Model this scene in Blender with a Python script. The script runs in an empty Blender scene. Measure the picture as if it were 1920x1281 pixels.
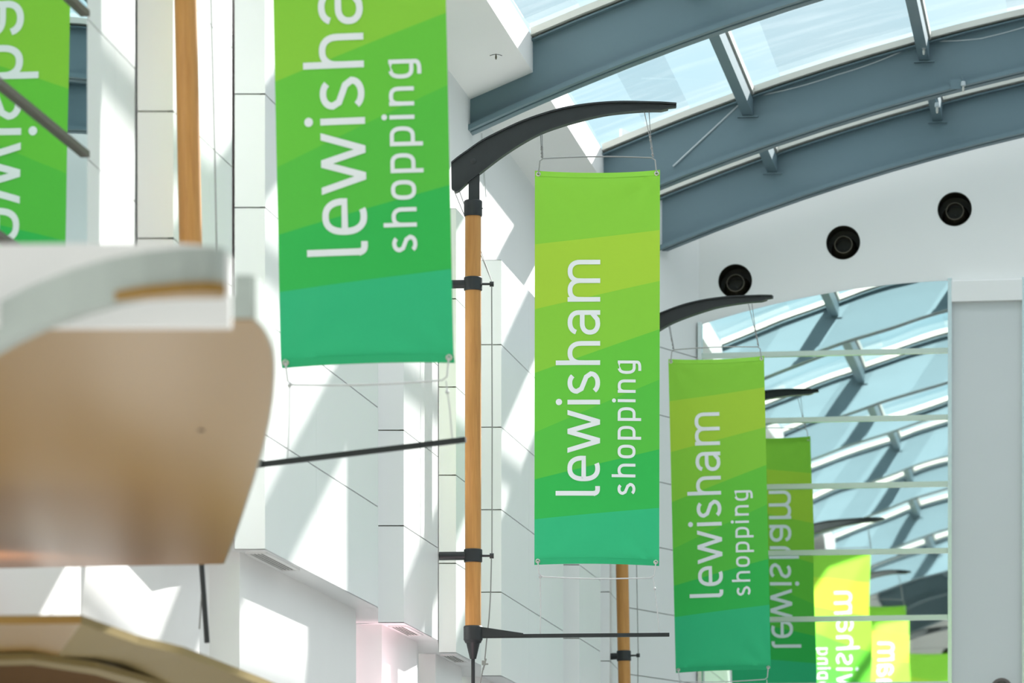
import bpy, bmesh, math, random
from math import sin, cos, pi, radians as R, sqrt, atan2, hypot
from mathutils import Vector as V, Matrix as M

C = bpy.context.scene.collection
SC = bpy.context.scene
random.seed(5)

# ------------------------------------------------------------------ camera, sky, sun, exposure
F = 8000.0            # focal length in pixels of the 1920 px wide frame
HZ = 1900.0           # image row of the horizon (rising-front lens, verticals stay vertical)
EYE = 1.6
cd = bpy.data.cameras.new('camera')
cam = bpy.data.objects.new('camera', cd)
C.objects.link(cam)
cam.location = (0, 0, EYE)
cam.rotation_euler = (pi / 2, 0, 0)
cd.sensor_fit = 'HORIZONTAL'
cd.sensor_width = 36.0
cd.lens = F / 1920 * 36.0
cd.shift_y = (HZ - 640.5) / 1920
cd.clip_end = 500
cd.dof.use_dof = True
cd.dof.focus_distance = 34.0
cd.dof.aperture_fstop = 3.2
SC.camera = cam

A = R(8.3)                      # the hall runs this far to the right of the view axis
CA, SA = cos(A), sin(A)

def W(s, t, h):
    """hall coordinates: s across, t along, h above the eye"""
    return V((s * CA + t * SA, -s * SA + t * CA, EYE + h))

def P(u, v, Y):
    """the point at depth Y seen at photo position u, v"""
    return V(((u - 960) / F * Y, Y, EYE + (HZ - v) / F * Y))

def PH(u, v, h):
    return P(u, v, h * F / (HZ - v))

wd = bpy.data.worlds.new('sky'); SC.world = wd; wd.use_nodes = True
nt = wd.node_tree; nt.nodes.clear()
tc = nt.nodes.new('ShaderNodeTexCoord')
sep = nt.nodes.new('ShaderNodeSeparateXYZ')
nt.links.new(tc.outputs['Generated'], sep.inputs[0])
rmp = nt.nodes.new('ShaderNodeValToRGB')
rmp.color_ramp.elements[0].position = 0.0; rmp.color_ramp.elements[0].color = (.42, .60, .68, 1)
rmp.color_ramp.elements[1].position = 0.6; rmp.color_ramp.elements[1].color = (2.2, 2.2, 2.2, 1)
e_ = rmp.color_ramp.elements.new(.2); e_.color = (.48, .83, .95, 1)
e_ = rmp.color_ramp.elements.new(.34); e_.color = (1.15, 1.3, 1.35, 1)
nt.links.new(sep.outputs[2], rmp.inputs[0])
mp = nt.nodes.new('ShaderNodeMapping'); mp.inputs['Scale'].default_value = (3, 3, 9)
nt.links.new(tc.outputs['Generated'], mp.inputs[0])
nz = nt.nodes.new('ShaderNodeTexNoise'); nz.inputs['Scale'].default_value = 1.6; nz.inputs['Detail'].default_value = 5
nt.links.new(mp.outputs[0], nz.inputs[0])
cr = nt.nodes.new('ShaderNodeValToRGB')
cr.color_ramp.elements[0].position = .45; cr.color_ramp.elements[1].position = .72
nt.links.new(nz.outputs[0], cr.inputs[0])
mx = nt.nodes.new('ShaderNodeMix'); mx.data_type = 'RGBA'
nt.links.new(cr.outputs[0], mx.inputs[0]); nt.links.new(rmp.outputs[0], mx.inputs[6])
mx.inputs[7].default_value = (.86, 1.02, 1.08, 1)
bg = nt.nodes.new('ShaderNodeBackground'); bg.inputs[1].default_value = 1.04
nt.links.new(mx.outputs[2], bg.inputs[0])
wo = nt.nodes.new('ShaderNodeOutputWorld'); nt.links.new(bg.outputs[0], wo.inputs[0])

sl = bpy.data.lights.new('sun', 'SUN'); sl.energy = 15; sl.angle = R(.8); sl.color = (1, .93, .87)
sun = bpy.data.objects.new('sun', sl); C.objects.link(sun)
SUNV = (W(.45, 1.15, .68) - W(0, 0, 0)).normalized()       # towards the sun: beyond the end wall, to the right
sun.rotation_euler = SUNV.to_track_quat('Z', 'Y').to_euler()
sun.location = (0, 0, 30)

vs = SC.view_settings
vs.view_transform = 'Standard'; vs.look = 'None'; vs.exposure = 0.0; vs.gamma = 1.0; vs.use_curve_mapping = False
SC.cycles.max_bounces = 12; SC.cycles.diffuse_bounces = 6; SC.cycles.glossy_bounces = 6
SC.cycles.transparent_max_bounces = 24; SC.cycles.transmission_bounces = 8
SC.cycles.sample_clamp_indirect = 6

# ------------------------------------------------------------------ materials
def srgb(r, g, b):
    f = lambda c: (c / 12.92 if c <= .04045 else ((c + .055) / 1.055) ** 2.4)
    return (f(r / 255), f(g / 255), f(b / 255), 1)

class NT:
    def __init__(s, name):
        s.m = bpy.data.materials.new(name); s.m.use_nodes = True
        s.t = s.m.node_tree; s.t.nodes.clear()
        s.out = s.n('ShaderNodeOutputMaterial')
    def n(s, kind, **kw):
        x = s.t.nodes.new(kind)
        for k, v in kw.items(): setattr(x, k, v)
        return x
    def l(s, a, b): s.t.links.new(a, b)
    def math(s, op, a, b=None, c=None):
        x = s.n('ShaderNodeMath', operation=op)
        for i, v in enumerate((a, b, c)):
            if v is None: continue
            if isinstance(v, (int, float)): x.inputs[i].default_value = v
            else: s.l(v, x.inputs[i])
        return x.outputs[0]
    def mix(s, f, a, b):
        x = s.n('ShaderNodeMix', data_type='RGBA')
        for sock, v in ((x.inputs[0], f), (x.inputs[6], a), (x.inputs[7], b)):
            if isinstance(v, (int, float)): sock.default_value = v
            elif isinstance(v, tuple): sock.default_value = v
            else: s.l(v, sock)
        return x.outputs[2]

def paint(name, col, rough=.6, metal=0.0, var=.06, scale=3.0, bump=0.0, spec=.4, stretch=(1, 1, 1)):
    n = NT(name)
    p = n.n('ShaderNodeBsdfPrincipled')
    p.inputs['Roughness'].default_value = rough; p.inputs['Metallic'].default_value = metal
    p.inputs['Specular IOR Level'].default_value = spec
    t = n.n('ShaderNodeTexCoord'); mpg = n.n('ShaderNodeMapping'); mpg.inputs['Scale'].default_value = stretch
    n.l(t.outputs['Object'], mpg.inputs[0])
    z = n.n('ShaderNodeTexNoise'); z.inputs['Scale'].default_value = scale; z.inputs['Detail'].default_value = 4
    n.l(mpg.outputs[0], z.inputs[0])
    c0 = tuple(max(0, x * (1 - var)) for x in col[:3]) + (1,); c1 = tuple(min(1, x * (1 + var)) for x in col[:3]) + (1,)
    n.l(n.mix(z.outputs[0], c0, c1), p.inputs['Base Color'])
    if bump:
        b = n.n('ShaderNodeBump'); b.inputs['Strength'].default_value = bump; b.inputs['Distance'].default_value = .01
        n.l(z.outputs[0], b.inputs['Height']); n.l(b.outputs[0], p.inputs['Normal'])
    n.l(p.outputs[0], n.out.inputs[0])
    return n.m

def wood_mat(name, ca, cb, scale=22, spec=.4, rough=.42):
    n = NT(name)
    p = n.n('ShaderNodeBsdfPrincipled'); p.inputs['Roughness'].default_value = rough; p.inputs['Specular IOR Level'].default_value = spec
    t = n.n('ShaderNodeTexCoord'); mpg = n.n('ShaderNodeMapping'); mpg.inputs['Scale'].default_value = (1, 1, .06)
    n.l(t.outputs['Object'], mpg.inputs[0])
    z = n.n('ShaderNodeTexNoise'); z.inputs['Scale'].default_value = scale; z.inputs['Detail'].default_value = 6; z.inputs['Distortion'].default_value = 1.2
    n.l(mpg.outputs[0], z.inputs[0])
    wv = n.n('ShaderNodeTexWave', wave_type='RINGS', rings_direction='Z'); wv.inputs['Scale'].default_value = 14; wv.inputs['Distortion'].default_value = 5
    n.l(mpg.outputs[0], wv.inputs[0])
    f = n.math('ADD', n.math('MULTIPLY', z.outputs[0], .8), n.math('MULTIPLY', wv.outputs[1], .22))
    n.l(n.mix(f, ca, cb), p.inputs['Base Color'])
    n.l(p.outputs[0], n.out.inputs[0])
    return n.m

MT = {}
MT['white'] = paint('white_paint', (.81, .81, .80, 1), .65, var=.02, scale=1.2)
MT['panel'] = paint('white_panel', (.81, .815, .815, 1), .38, var=.03, scale=.8)
MT['bulkhead'] = paint('white_plaster', (.84, .83, .82, 1), .7, var=.02)
MT['gap'] = paint('grey_joint', (.30, .29, .25, 1), .9)
MT['steel'] = paint('blue_grey_steel', srgb(94, 116, 125), .45, var=.05, scale=1.5)
MT['steel_light'] = paint('pale_grey_steel', srgb(176, 186, 190), .4, var=.05)
MT['flash'] = paint('cream_flashing', srgb(192, 193, 186), .4, var=.08, scale=2)
MT['black'] = paint('black_steel', (.022, .026, .027, 1), .42, var=.15, scale=6)
MT['wire'] = paint('grey_wire', (.30, .30, .29, 1), .35, metal=.8, var=.1)
MT['cord'] = paint('pale_cord', (.55, .56, .56, 1), .7, var=.1)
MT['zinc'] = paint('zinc_eyelet', (.55, .53, .48, 1), .35, metal=.9, var=.1)
MT['wood'] = wood_mat('varnished_pine', (.62, .32, .09, 1), (.36, .15, .035, 1), 48)
MT['brown'] = paint('glossy_brown_panel', srgb(150, 118, 64), .28, var=.03, scale=.7, spec=.12)
MT['fascia'] = paint('shaded_white_fascia', (.37, .42, .39, 1), .6, var=.02)  # white fascia; grey because its shade is put into the colour
MT['olive'] = paint('olive_brown_panel', srgb(138, 122, 82), .5, var=.03, scale=.7, spec=.04)
MT['darkwood'] = wood_mat('dark_timber', (.16, .09, .04, 1), (.09, .05, .02, 1), 22, .03, .95)
MT['floor'] = paint('pale_stone_floor', (.36, .35, .34, 1), .3, var=.1, scale=.6)
MT['hole'] = paint('dark_duct', (.035, .032, .022, 1), .5, var=.2)
MT['nozzle'] = paint('dark_bronze_nozzle', (.10, .085, .06, 1), .35, metal=.4, var=.1)
MT['chrome'] = paint('brushed_chrome', (.72, .76, .74, 1), .22, metal=1.0, var=.05)
MT['rail'] = paint('pale_green_trim', (.58, .66, .58, 1), .3, metal=.5, var=.05)
MT['white_letter'] = paint('white_print', (.80, .83, .84, 1), .5, var=.02)
MT['slat'] = paint('dark_slat', (.12, .10, .09, 1), .5)
MT['panel_grey'] = paint('pale_grey_panel', (.60, .63, .635, 1), .32, var=.03, scale=.6)

def mirror_mat():
    n = NT('mirror_glass')
    g = n.n('ShaderNodeBsdfGlossy'); g.inputs['Color'].default_value = (.84, .93, .90, 1); g.inputs['Roughness'].default_value = .012
    t = n.n('ShaderNodeTexCoord'); z = n.n('ShaderNodeTexNoise'); z.inputs['Scale'].default_value = .9; z.inputs['Detail'].default_value = 1
    n.l(t.outputs['Object'], z.inputs[0])
    b = n.n('ShaderNodeBump'); b.inputs['Strength'].default_value = 1.0; b.inputs['Distance'].default_value = .0012
    n.l(z.outputs[0], b.inputs['Height']); n.l(b.outputs[0], g.inputs['Normal'])
    n.l(g.outputs[0], n.out.inputs[0])
    return n.m
MT['mirror'] = mirror_mat()

def glass_mat():
    n = NT('roof_glass')
    tr = n.n('ShaderNodeBsdfTransparent'); tr.inputs[0].default_value = (.90, .955, .975, 1)
    gl = n.n('ShaderNodeBsdfGlossy'); gl.inputs['Roughness'].default_value = .03; gl.inputs[0].default_value = (1, 1, 1, 1)
    fr = n.n('ShaderNodeFresnel'); fr.inputs[0].default_value = 1.35
    m1 = n.n('ShaderNodeMixShader'); n.l(n.math('MULTIPLY', fr.outputs[0], .22), m1.inputs[0]); n.l(tr.outputs[0], m1.inputs[1]); n.l(gl.outputs[0], m1.inputs[2])
    # dust: streaks running down the panes
    t = n.n('ShaderNodeTexCoord'); mpg = n.n('ShaderNodeMapping'); mpg.inputs['Scale'].default_value = (1.2, 6, 1.2); mpg.inputs['Rotation'].default_value = (0, 0, -A)
    n.l(t.outputs['Object'], mpg.inputs[0])
    z = n.n('ShaderNodeTexNoise'); z.inputs['Scale'].default_value = .8; z.inputs['Detail'].default_value = 6
    n.l(mpg.outputs[0], z.inputs[0])
    r = n.n('ShaderNodeValToRGB'); r.color_ramp.elements[0].position = .48; r.color_ramp.elements[0].color = (0, 0, 0, 1)
    r.color_ramp.elements[1].position = .75; r.color_ramp.elements[1].color = (.06, .06, .06, 1)
    n.l(z.outputs[0], r.inputs[0])
    d = n.n('ShaderNodeBsdfTranslucent'); d.inputs[0].default_value = (.8, .82, .82, 1)
    m2 = n.n('ShaderNodeMixShader'); n.l(r.outputs[0], m2.inputs[0]); n.l(m1.outputs[0], m2.inputs[1]); n.l(d.outputs[0], m2.inputs[2])
    n.l(m2.outputs[0], n.out.inputs[0])
    return n.m
MT['glass'] = glass_mat()

# band edges of the printed cloth: (fraction of the height at the left edge, at the right edge)
BANDS = [(.1875, .1525), (.352, .281), (.514, .403), (.665, .53), (.784, .706), (.885, .854)]
BCOL = [srgb(137, 203, 60), srgb(166, 207, 58), srgb(137, 203, 60), srgb(104, 197, 62), srgb(86, 190, 66), srgb(50, 182, 82), srgb(48, 184, 124)]
def cloth_mat():
    n = NT('printed_banner_cloth')
    uv = n.n('ShaderNodeUVMap'); uv.uv_map = 'uv'
    sp = n.n('ShaderNodeSeparateXYZ'); n.l(uv.outputs[0], sp.inputs[0])
    geo = n.n('ShaderNodeNewGeometry')                      # the cloth is printed on both faces, each reading the right way round
    bf = geo.outputs['Backfacing']
    u = n.math('ADD', sp.outputs[0], n.math('MULTIPLY', bf, n.math('MULTIPLY_ADD', sp.outputs[0], -2.0, 1.0)))
    v = sp.outputs[1]
    col = BCOL[0]
    for (l, r), c in zip(BANDS, BCOL[1:]):
        edge = n.math('MULTIPLY_ADD', u, r - l, l)
        col = n.mix(n.math('GREATER_THAN', v, edge), col, c)
    d = n.n('ShaderNodeBsdfPrincipled'); d.inputs['Roughness'].default_value = .5; d.inputs['Specular IOR Level'].default_value = .25
    tl = n.n('ShaderNodeBsdfTranslucent')
    n.l(col, d.inputs['Base Color']); n.l(col, tl.inputs[0])
    ms = n.n('ShaderNodeMixShader'); ms.inputs[0].default_value = 0.0
    n.l(d.outputs[0], ms.inputs[1]); n.l(tl.outputs[0], ms.inputs[2])
    n.l(ms.outputs[0], n.out.inputs[0])
    return n.m
MT['cloth'] = cloth_mat()

# ------------------------------------------------------------------ helpers
MW = {}
class MB:
    def __init__(s): s.v = []; s.f = []; s.mi = []; s.cur = 0; s.uv = None
    def face(s, pts, mi=None):
        i = len(s.v); s.v += [V(p) for p in pts]; s.f.append(list(range(i, i + len(pts)))); s.mi.append(s.cur if mi is None else mi)
    def hexa(s, a, b):
        """solid between two matching polygons a and b"""
        n = len(a); i = len(s.v)
        s.v += [V(p) for p in a] + [V(p) for p in b]
        s.f.append([i + k for k in range(n)][::-1]); s.f.append([i + n + k for k in range(n)])
        for k in range(n):
            s.f.append([i + k, i + (k + 1) % n, i + n + (k + 1) % n, i + n + k])
        s.mi += [s.cur] * (n + 2)
    def box(s, c, x, y, z):
        """centre and three half-axis vectors"""
        c, x, y, z = V(c), V(x), V(y), V(z)
        q = [c - x - y, c + x - y, c + x + y, c - x + y]
        s.hexa([p - z for p in q], [p + z for p in q])
    def abox(s, x0, x1, y0, y1, z0, z1):
        s.box(((x0 + x1) / 2, (y0 + y1) / 2, (z0 + z1) / 2), ((x1 - x0) / 2, 0, 0), (0, (y1 - y0) / 2, 0), (0, 0, (z1 - z0) / 2))
    def tube(s, pts, r, n=8, closed=False):
        pts = [V(p) for p in pts]; i0 = len(s.v); N = len(pts)
        rs = r if isinstance(r, (list, tuple)) else [r] * N
        up = None
        for k, p in enumerate(pts):
            if closed: d = pts[(k + 1) % N] - pts[k - 1]
            else: d = pts[min(k + 1, N - 1)] - pts[max(k - 1, 0)]
            d.normalize()
            if up is None:
                up = d.orthogonal().normalized()
            else:
                up = (up - d * up.dot(d))
                up = up.normalized() if up.length > 1e-6 else d.orthogonal().normalized()
            w = d.cross(up)
            for j in range(n):
                a = 2 * pi * j / n
                s.v.append(p + (up * cos(a) + w * sin(a)) * rs[k])
        for k in range(N if closed else N - 1):
            k2 = (k + 1) % N
            for j in range(n):
                s.f.append([i0 + k * n + j, i0 + k * n + (j + 1) % n, i0 + k2 * n + (j + 1) % n, i0 + k2 * n + j]); s.mi.append(s.cur)
        if not closed:
            s.f.append([i0 + j for j in range(n)][::-1]); s.f.append([i0 + (N - 1) * n + j for j in range(n)]); s.mi += [s.cur] * 2
    def lathe(s, c, prof, n=24, axis='z', cap=True):
        """profile of (radius, height) revolved; axis may be a matrix that maps z to the axis"""
        c = V(c); i0 = len(s.v); Mx = axis if not isinstance(axis, str) else M.Identity(3)
        for r, h in prof:
            for j in range(n):
                a = 2 * pi * j / n
                s.v.append(c + Mx @ V((r * cos(a), r * sin(a), h)))
        for k in range(len(prof) - 1):
            for j in range(n):
                s.f.append([i0 + k * n + j, i0 + k * n + (j + 1) % n, i0 + (k + 1) * n + (j + 1) % n, i0 + (k + 1) * n + j]); s.mi.append(s.cur)
        if cap:
            s.f.append([i0 + j for j in range(n)][::-1]); s.f.append([i0 + (len(prof) - 1) * n + j for j in range(n)]); s.mi += [s.cur] * 2
    def build(s, name, mats, parent=None, local=False, smooth=False):
        me = bpy.data.meshes.new(name)
        me.from_pydata([tuple(p) for p in s.v], [], s.f)
        for m in (mats if isinstance(mats, list) else [mats]): me.materials.append(MT[m] if isinstance(m, str) else m)
        me.polygons.foreach_set('material_index', s.mi)
        if s.uv:
            l = me.uv_layers.new(name='uv')
            for lp in me.loops: l.data[lp.index].uv = s.uv[lp.vertex_index]
        b = bmesh.new(); b.from_mesh(me)
        if not s.uv: bmesh.ops.recalc_face_normals(b, faces=b.faces)
        b.to_mesh(me); b.free()
        o = bpy.data.objects.new(name, me); C.objects.link(o)
        if parent:
            o.parent = parent
            if not local: me.transform(MW[parent.name].inverted())
        if smooth:
            me.polygons.foreach_set('use_smooth', [True] * len(me.polygons))
            try: me.set_sharp_from_angle(angle=R(35))
            except Exception: pass
        MW[o.name] = MW[parent.name] if parent else M.Identity(4)
        me.update()
        return o

def tag(o, label=None, cat=None, group=None, kind=None):
    if label: o['label'] = label
    if cat: o['category'] = cat
    if group: o['group'] = group
    if kind: o['kind'] = kind
    return o

def thing(name, loc, label=None, cat=None, group=None, mat=None, kind=None):
    o = bpy.data.objects.new(name, None); C.objects.link(o); o.empty_display_size = .2
    m = M.Translation(V(loc)) if mat is None else mat
    o.matrix_world = m; MW[o.name] = m.copy()
    return tag(o, label, cat, group, kind)

def struct(o): o['kind'] = 'structure'; return o

# ------------------------------------------------------------------ the hall: side wall with saw-tooth panelling
S_MIR, S_UP, S_FASC, S_R = -5.335, -6.02, -5.44, 13.36
T_END, T_BACK = 47.7, -8.0
ARC = (3.66, -14.31, 24.38)                       # centre (s, h) and radius of the underside of the roof ribs
def arch(s, dr=0.0):
    return ARC[1] + sqrt((ARC[2] + dr) ** 2 - (s - ARC[0]) ** 2)

# plan of the teeth: photo column and depth of (left end, corner, right end) of every tooth
TEETH = [((150, 21.93), (157, 21.95), (253, 23.2)),
         ((258, 24.3), (325, 24.3), (435, 25.9)),
         ((440, 27.2), (497, 27.2), (709, 31.1)),
         ((709, 32.3), (757, 32.3), (821, 33.84)),
         ((823, 35.0), (855, 35.0), (902, 36.3)),
         ((902, 37.4), (940, 37.4), (1056, 41.2)),
         ((1056, 42.0), (1086, 42.0), (1126, 43.55)),
         ((1126, 44.7), (1143, 44.7), (1166, 46.3))]
PITCH, SEAM0 = .7235, 3.69
H_LOW, H_TOP = 2.96, 6.6
seams = [SEAM0 + PITCH * k for k in range(0, 5)]
rows = [(H_LOW, seams[0])] + [(seams[i], seams[i + 1]) for i in range(3)] + [(seams[3], H_TOP)]

def pl(uY):
    u, Y = uY
    return V(((u - 960) / F * Y, Y, 0))

wl = MB()
def wall_quad(mb, p, q, h0, h1, mi=0):
    mb.face([(p.x, p.y, EYE + h0), (q.x, q.y, EYE + h0), (q.x, q.y, EYE + h1), (p.x, p.y, EYE + h1)], mi)

GAP = .0048
def panel_face(mb, p, q, h_rows, joints=()):
    """a face of the cladding between plan points p and q: backing with panels in front, open joints between"""
    d = (q - p); L = d.length; d.normalize(); n = V((d.y, -d.x, 0))
    hs0, hs1 = h_rows[0][0], h_rows[-1][1]
    wall_quad(mb, p - n * .03, q - n * .03, hs0, hs1, 1)
    cuts = [0] + [j * L for j in joints] + [L]
    for h0, h1 in h_rows:
        g0 = GAP if h0 != hs0 else 0; g1 = GAP if h1 != hs1 else 0
        for a, b in zip(cuts[:-1], cuts[1:]):
            ja = .002 if a > 0 else 0; jb = .002 if b < L else 0
            c = p + d * ((a + ja + b - jb) / 2) - n * .015
            c.z = EYE + (h0 + g0 + h1 - g1) / 2
            mb.box(c, d * ((b - jb - a - ja) / 2), n * .015, V((0, 0, (h1 - g1 - h0 - g0) / 2)))

base = MB()                                     # the plain wall under the teeth
prev_q = None
IN = V((-.17, .12, 0))
for k, (a, b, c) in enumerate(TEETH):
    a, b, c = pl(a), pl(b), pl(c)
    panel_face(wl, a, b, rows)
    panel_face(wl, b, c, rows, (.42,) if (c - b).length > 2.5 else ((.6,) if k in (0, 1) else ()))
    nxt = pl(TEETH[k + 1][0]) if k + 1 < len(TEETH) else None
    # top of the tooth, ledge underneath, hidden return at the far end
    back = lambda p: V((W(S_UP, 0, 0).x, 0, 0)) * 0 + W(S_UP, p.x * SA + p.y * CA, 0)
    ab, cb = back(a), back(c)
    for h in (H_TOP + .004,):
        wl.face([(a.x, a.y, EYE + h), (b.x, b.y, EYE + h), (c.x, c.y, EYE + h), (cb.x, cb.y, EYE + h), (ab.x, ab.y, EYE + h)], 0)
    wall_quad(wl, c, cb, H_LOW, H_TOP, 0)
    if nxt is not None:
        nb = back(nxt)
        wall_quad(wl, cb, nb, H_LOW, H_TOP, 0)
        wl.face([(p.x, p.y, EYE + H_LOW - .007) for p in (c, cb, nb, nxt)], 0)
    # ledge soffit
    a2, b2, c2 = a + IN, b + IN, c + IN
    wl.face([(p.x, p.y, EYE + H_LOW - .006) for p in (a, b, c, c2, b2, a2)], 0)
    if k >= 2: wall_quad(base, a2, b2, -EYE, H_LOW, 0); wall_quad(base, b2, c2, -EYE, H_LOW, 0)
    if k == 0: wall_quad(base, a2, pl(TEETH[2][0]) + IN, -EYE, H_LOW, 0)
    if nxt is not None and k >= 2: wall_quad(base, c2, nxt + IN, -EYE, H_LOW, 0)
wall_left = struct(wl.build('wall_left', ['panel', 'gap']))
# plain upper wall, the soffit of the eaves box, its upright face
up = MB()
def sq(mb, s0, t0, h0, s1, t1, h1, mi=0):       # vertical quad in hall coordinates
    mb.face([W(s0, t0, h0), W(s1, t1, h0), W(s1, t1, h1), W(s0, t0, h1)], mi)
sq(up, S_UP, T_BACK, 2.0, S_UP, T_END + .2, 9.4)
up_o = struct(up.build('wall_upper_left', 'white'))
struct(base.build('wall_lower_left', 'bulkhead'))
tr = MB()
tr.hexa([W(S_UP, T_BACK, 8.37), W(S_FASC, T_BACK, 8.60), W(S_FASC, T_BACK, 8.92), W(S_UP, T_BACK, 9.3)],
        [W(S_UP, T_END, 8.37), W(S_FASC, T_END, 8.60), W(S_FASC, T_END, 8.92), W(S_UP, T_END, 9.3)])
struct(tr.build('trim_eaves', 'white'))
# splayed corner between the side wall and the end wall
sw = MB()
p, q = pl((1166, 46.3)), pl((1311, 47.9))
panel_face(sw, p, q, [(-EYE, H_LOW)] + rows + [(H_TOP, 7.35), (7.35, 9.6)])
struct(sw.build('wall_corner', ['panel', 'gap']))
wm = MB()                                        # side wall nearer the camera, behind the mirror
sq(wm, S_MIR - .03, T_BACK, -EYE, S_MIR - .03, 21.4, 8.6)
struct(wm.build('wall_near_left', 'white'))
# floor, the side wall opposite and the back wall: light comes off them
fl = MB(); fl.face([W(-8, T_BACK, -EYE), W(S_R + 1, T_BACK, -EYE), W(S_R + 1, T_END + 1, -EYE), W(-8, T_END + 1, -EYE)])
struct(fl.build('floor', 'floor'))
wr = MB(); sq(wr, S_R, T_BACK, -EYE, S_R, T_END, 9.2); struct(wr.build('wall_right', 'white'))

# ------------------------------------------------------------------ end walls with the air nozzles
NOZ = [(-4.43, 8.21), (-3.22, 8.61), (-1.98, 8.95), (-.74, 9.2), (.5, 9.34), (1.74, 9.42), (3.0, 9.45), (4.3, 9.43)]
NR = .186
def end_wall(name, t, s0, s1, holes, thick, face):
    """upright wall across the hall, arched top, round holes cut through"""
    b = bmesh.new()
    def loop(pts):
        vs_ = [b.verts.new(p) for p in pts]
        return [b.edges.new((vs_[i], vs_[(i + 1) % len(vs_)])) for i in range(len(vs_))]
    n = 36
    top = [(s1 + (s0 - s1) * i / n) for i in range(n + 1)]
    out = [(s0, -EYE), (s1, -EYE)] + [(s, arch(s, .62)) for s in top]
    ed = loop([W(s, t, h) for s, h in out])
    for s, h in holes:
        ed += loop([W(s + NR * cos(2 * pi * k / 40), t, h + NR * sin(2 * pi * k / 40)) for k in range(40)])
    bmesh.ops.triangle_fill(b, use_beauty=True, edges=ed, use_dissolve=False)
    me = bpy.data.meshes.new(name); b.to_mesh(me); b.free(); me.materials.append(MT['white'])
    o = bpy.data.objects.new(name, me); C.objects.link(o); MW[o.name] = M.Identity(4)
    return struct(o)
end_wall('wall_end', T_END, -4.86, S_R, NOZ, .2, -1)
end_wall('wall_back', T_BACK, -6.1, S_R, NOZ, .2, 1)

def nozzle(s, h, t, sgn, label, group=None):
    c = W(s, t, h)
    rt = thing('air_nozzle', c, label, 'air vent', group)
    ax = M(((CA, 0, SA * sgn), (-SA, 0, CA * sgn), (0, 1, 0)))      # local z runs into the wall
    m = MB(); m.lathe(c, [(NR, -.004), (NR + .004, -.004), (NR + .004, .33), (.02, .34)], 40, ax, cap=False)
    m.build('housing', 'hole', rt, smooth=True)
    ax2 = ax @ M.Rotation(R(6), 3, 'X')
    c2 = c + ax @ V((0.0, -.012, .02))
    m = MB(); m.lathe(c2, [(.150, .27), (.132, .2), (.110, .08), (.100, .02), (.092, .02), (.098, .1), (.11, .22)], 40, ax2, cap=False)
    m.build('nozzle_ring', 'nozzle', rt, smooth=True)
    m = MB(); m.lathe(c2, [(.095, .19), (.001, .2)], 32, ax2, cap=False)
    m.build('throat', 'hole', rt, smooth=True)
    return rt
WH = ['first and lowest round dark air nozzle in the end wall, above the tall mirror', 'middle one of the round dark air nozzles in sight on the end wall',
      'highest round dark air nozzle in sight on the end wall, at the right']
for i, (s, h) in enumerate(NOZ):
    nozzle(s, h, T_END, 1, WH[i] if i < 3 else 'round dark air nozzle farther right along the arched end wall, beyond the frame', 'air nozzles in the end wall' )
for i, (s, h) in enumerate(NOZ[:3]):
    nozzle(s, h, T_BACK, -1, 'round dark air nozzle of the wall behind the viewer, seen only in the mirror', 'air nozzles in the back wall')

# ------------------------------------------------------------------ mirrors
def mirror(name, s0, s1, t, tops, seams_h, h_bot, label, tilt):
    rt = thing(name, W((s0 + s1) / 2, t, h_bot), label, 'mirror')
    hs = [h_bot] + sorted(seams_h)
    for k, h0 in enumerate(hs):
        last = k + 1 == len(hs)
        n = 14
        m = MB()
        if last: topl = [(s1 + (s0 - s1) * i / n) for i in range(n + 1)]; prof = [(s0, h0), (s1, h0)] + [(s, tops(s)) for s in topl]
        else: prof = [(s0, h0), (s1, h0), (s1, hs[k + 1]), (s0, hs[k + 1])]
        tx, tz = tilt(k, len(hs))
        hm = sum(p_[1] for p_ in prof) / len(prof); sm = (s0 + s1) / 2
        off = lambda s, h: t - .03 + (h - hm) * tx + (s - sm) * tz
        m.hexa([W(s, off(s, h), h) for s, h in prof], [W(s, off(s, h) + .008, h) for s, h in prof])
        m.build('pane', 'mirror', rt)
    for h in hs[1:]:
        m = MB(); c = W((s0 + s1) / 2, t - .045, h)
        m.box(c, V((CA, -SA, 0)) * ((s1 - s0) / 2), V((SA, CA, 0)) * .02, V((0, 0, .028)))
        m.build('joint_rail', 'rail', rt)
        for q_ in (.3, .62):
            pass
    for s in (s0, s1):
        m = MB(); ht = tops(s) + .02
        m.box(W(s, t - .045, (h_bot + ht) / 2), V((CA, -SA, 0)) * .022, V((SA, CA, 0)) * .045, V((0, 0, (ht - h_bot) / 2)))
        m.build('side_frame', 'chrome', rt)
    return rt
mtop = lambda s: 8.15 - .052 * (s + 1.95) ** 2 if s < -1.95 else 8.15 - .052 * (s + 1.95) ** 2 * .4
SE = [7.372 - .742 * k for k in range(0, 12)]
random.seed(11)
TLT = {0: (.0, .0), 1: (.004, .0), 2: (-.006, .001), 3: (.004, -.001), 4: (-.003, .001), 5: (-.0035, 0), 6: (-.003, 0)}
mirror('wall_mirror', -4.82, -2.03, T_END, mtop, SE, SE[-1] - .7, 'tall mirror of stacked panes on the end wall, reflecting roof ribs and green banners',
       lambda k, n: TLT.get(n - 1 - k, (0, 0)))
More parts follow.
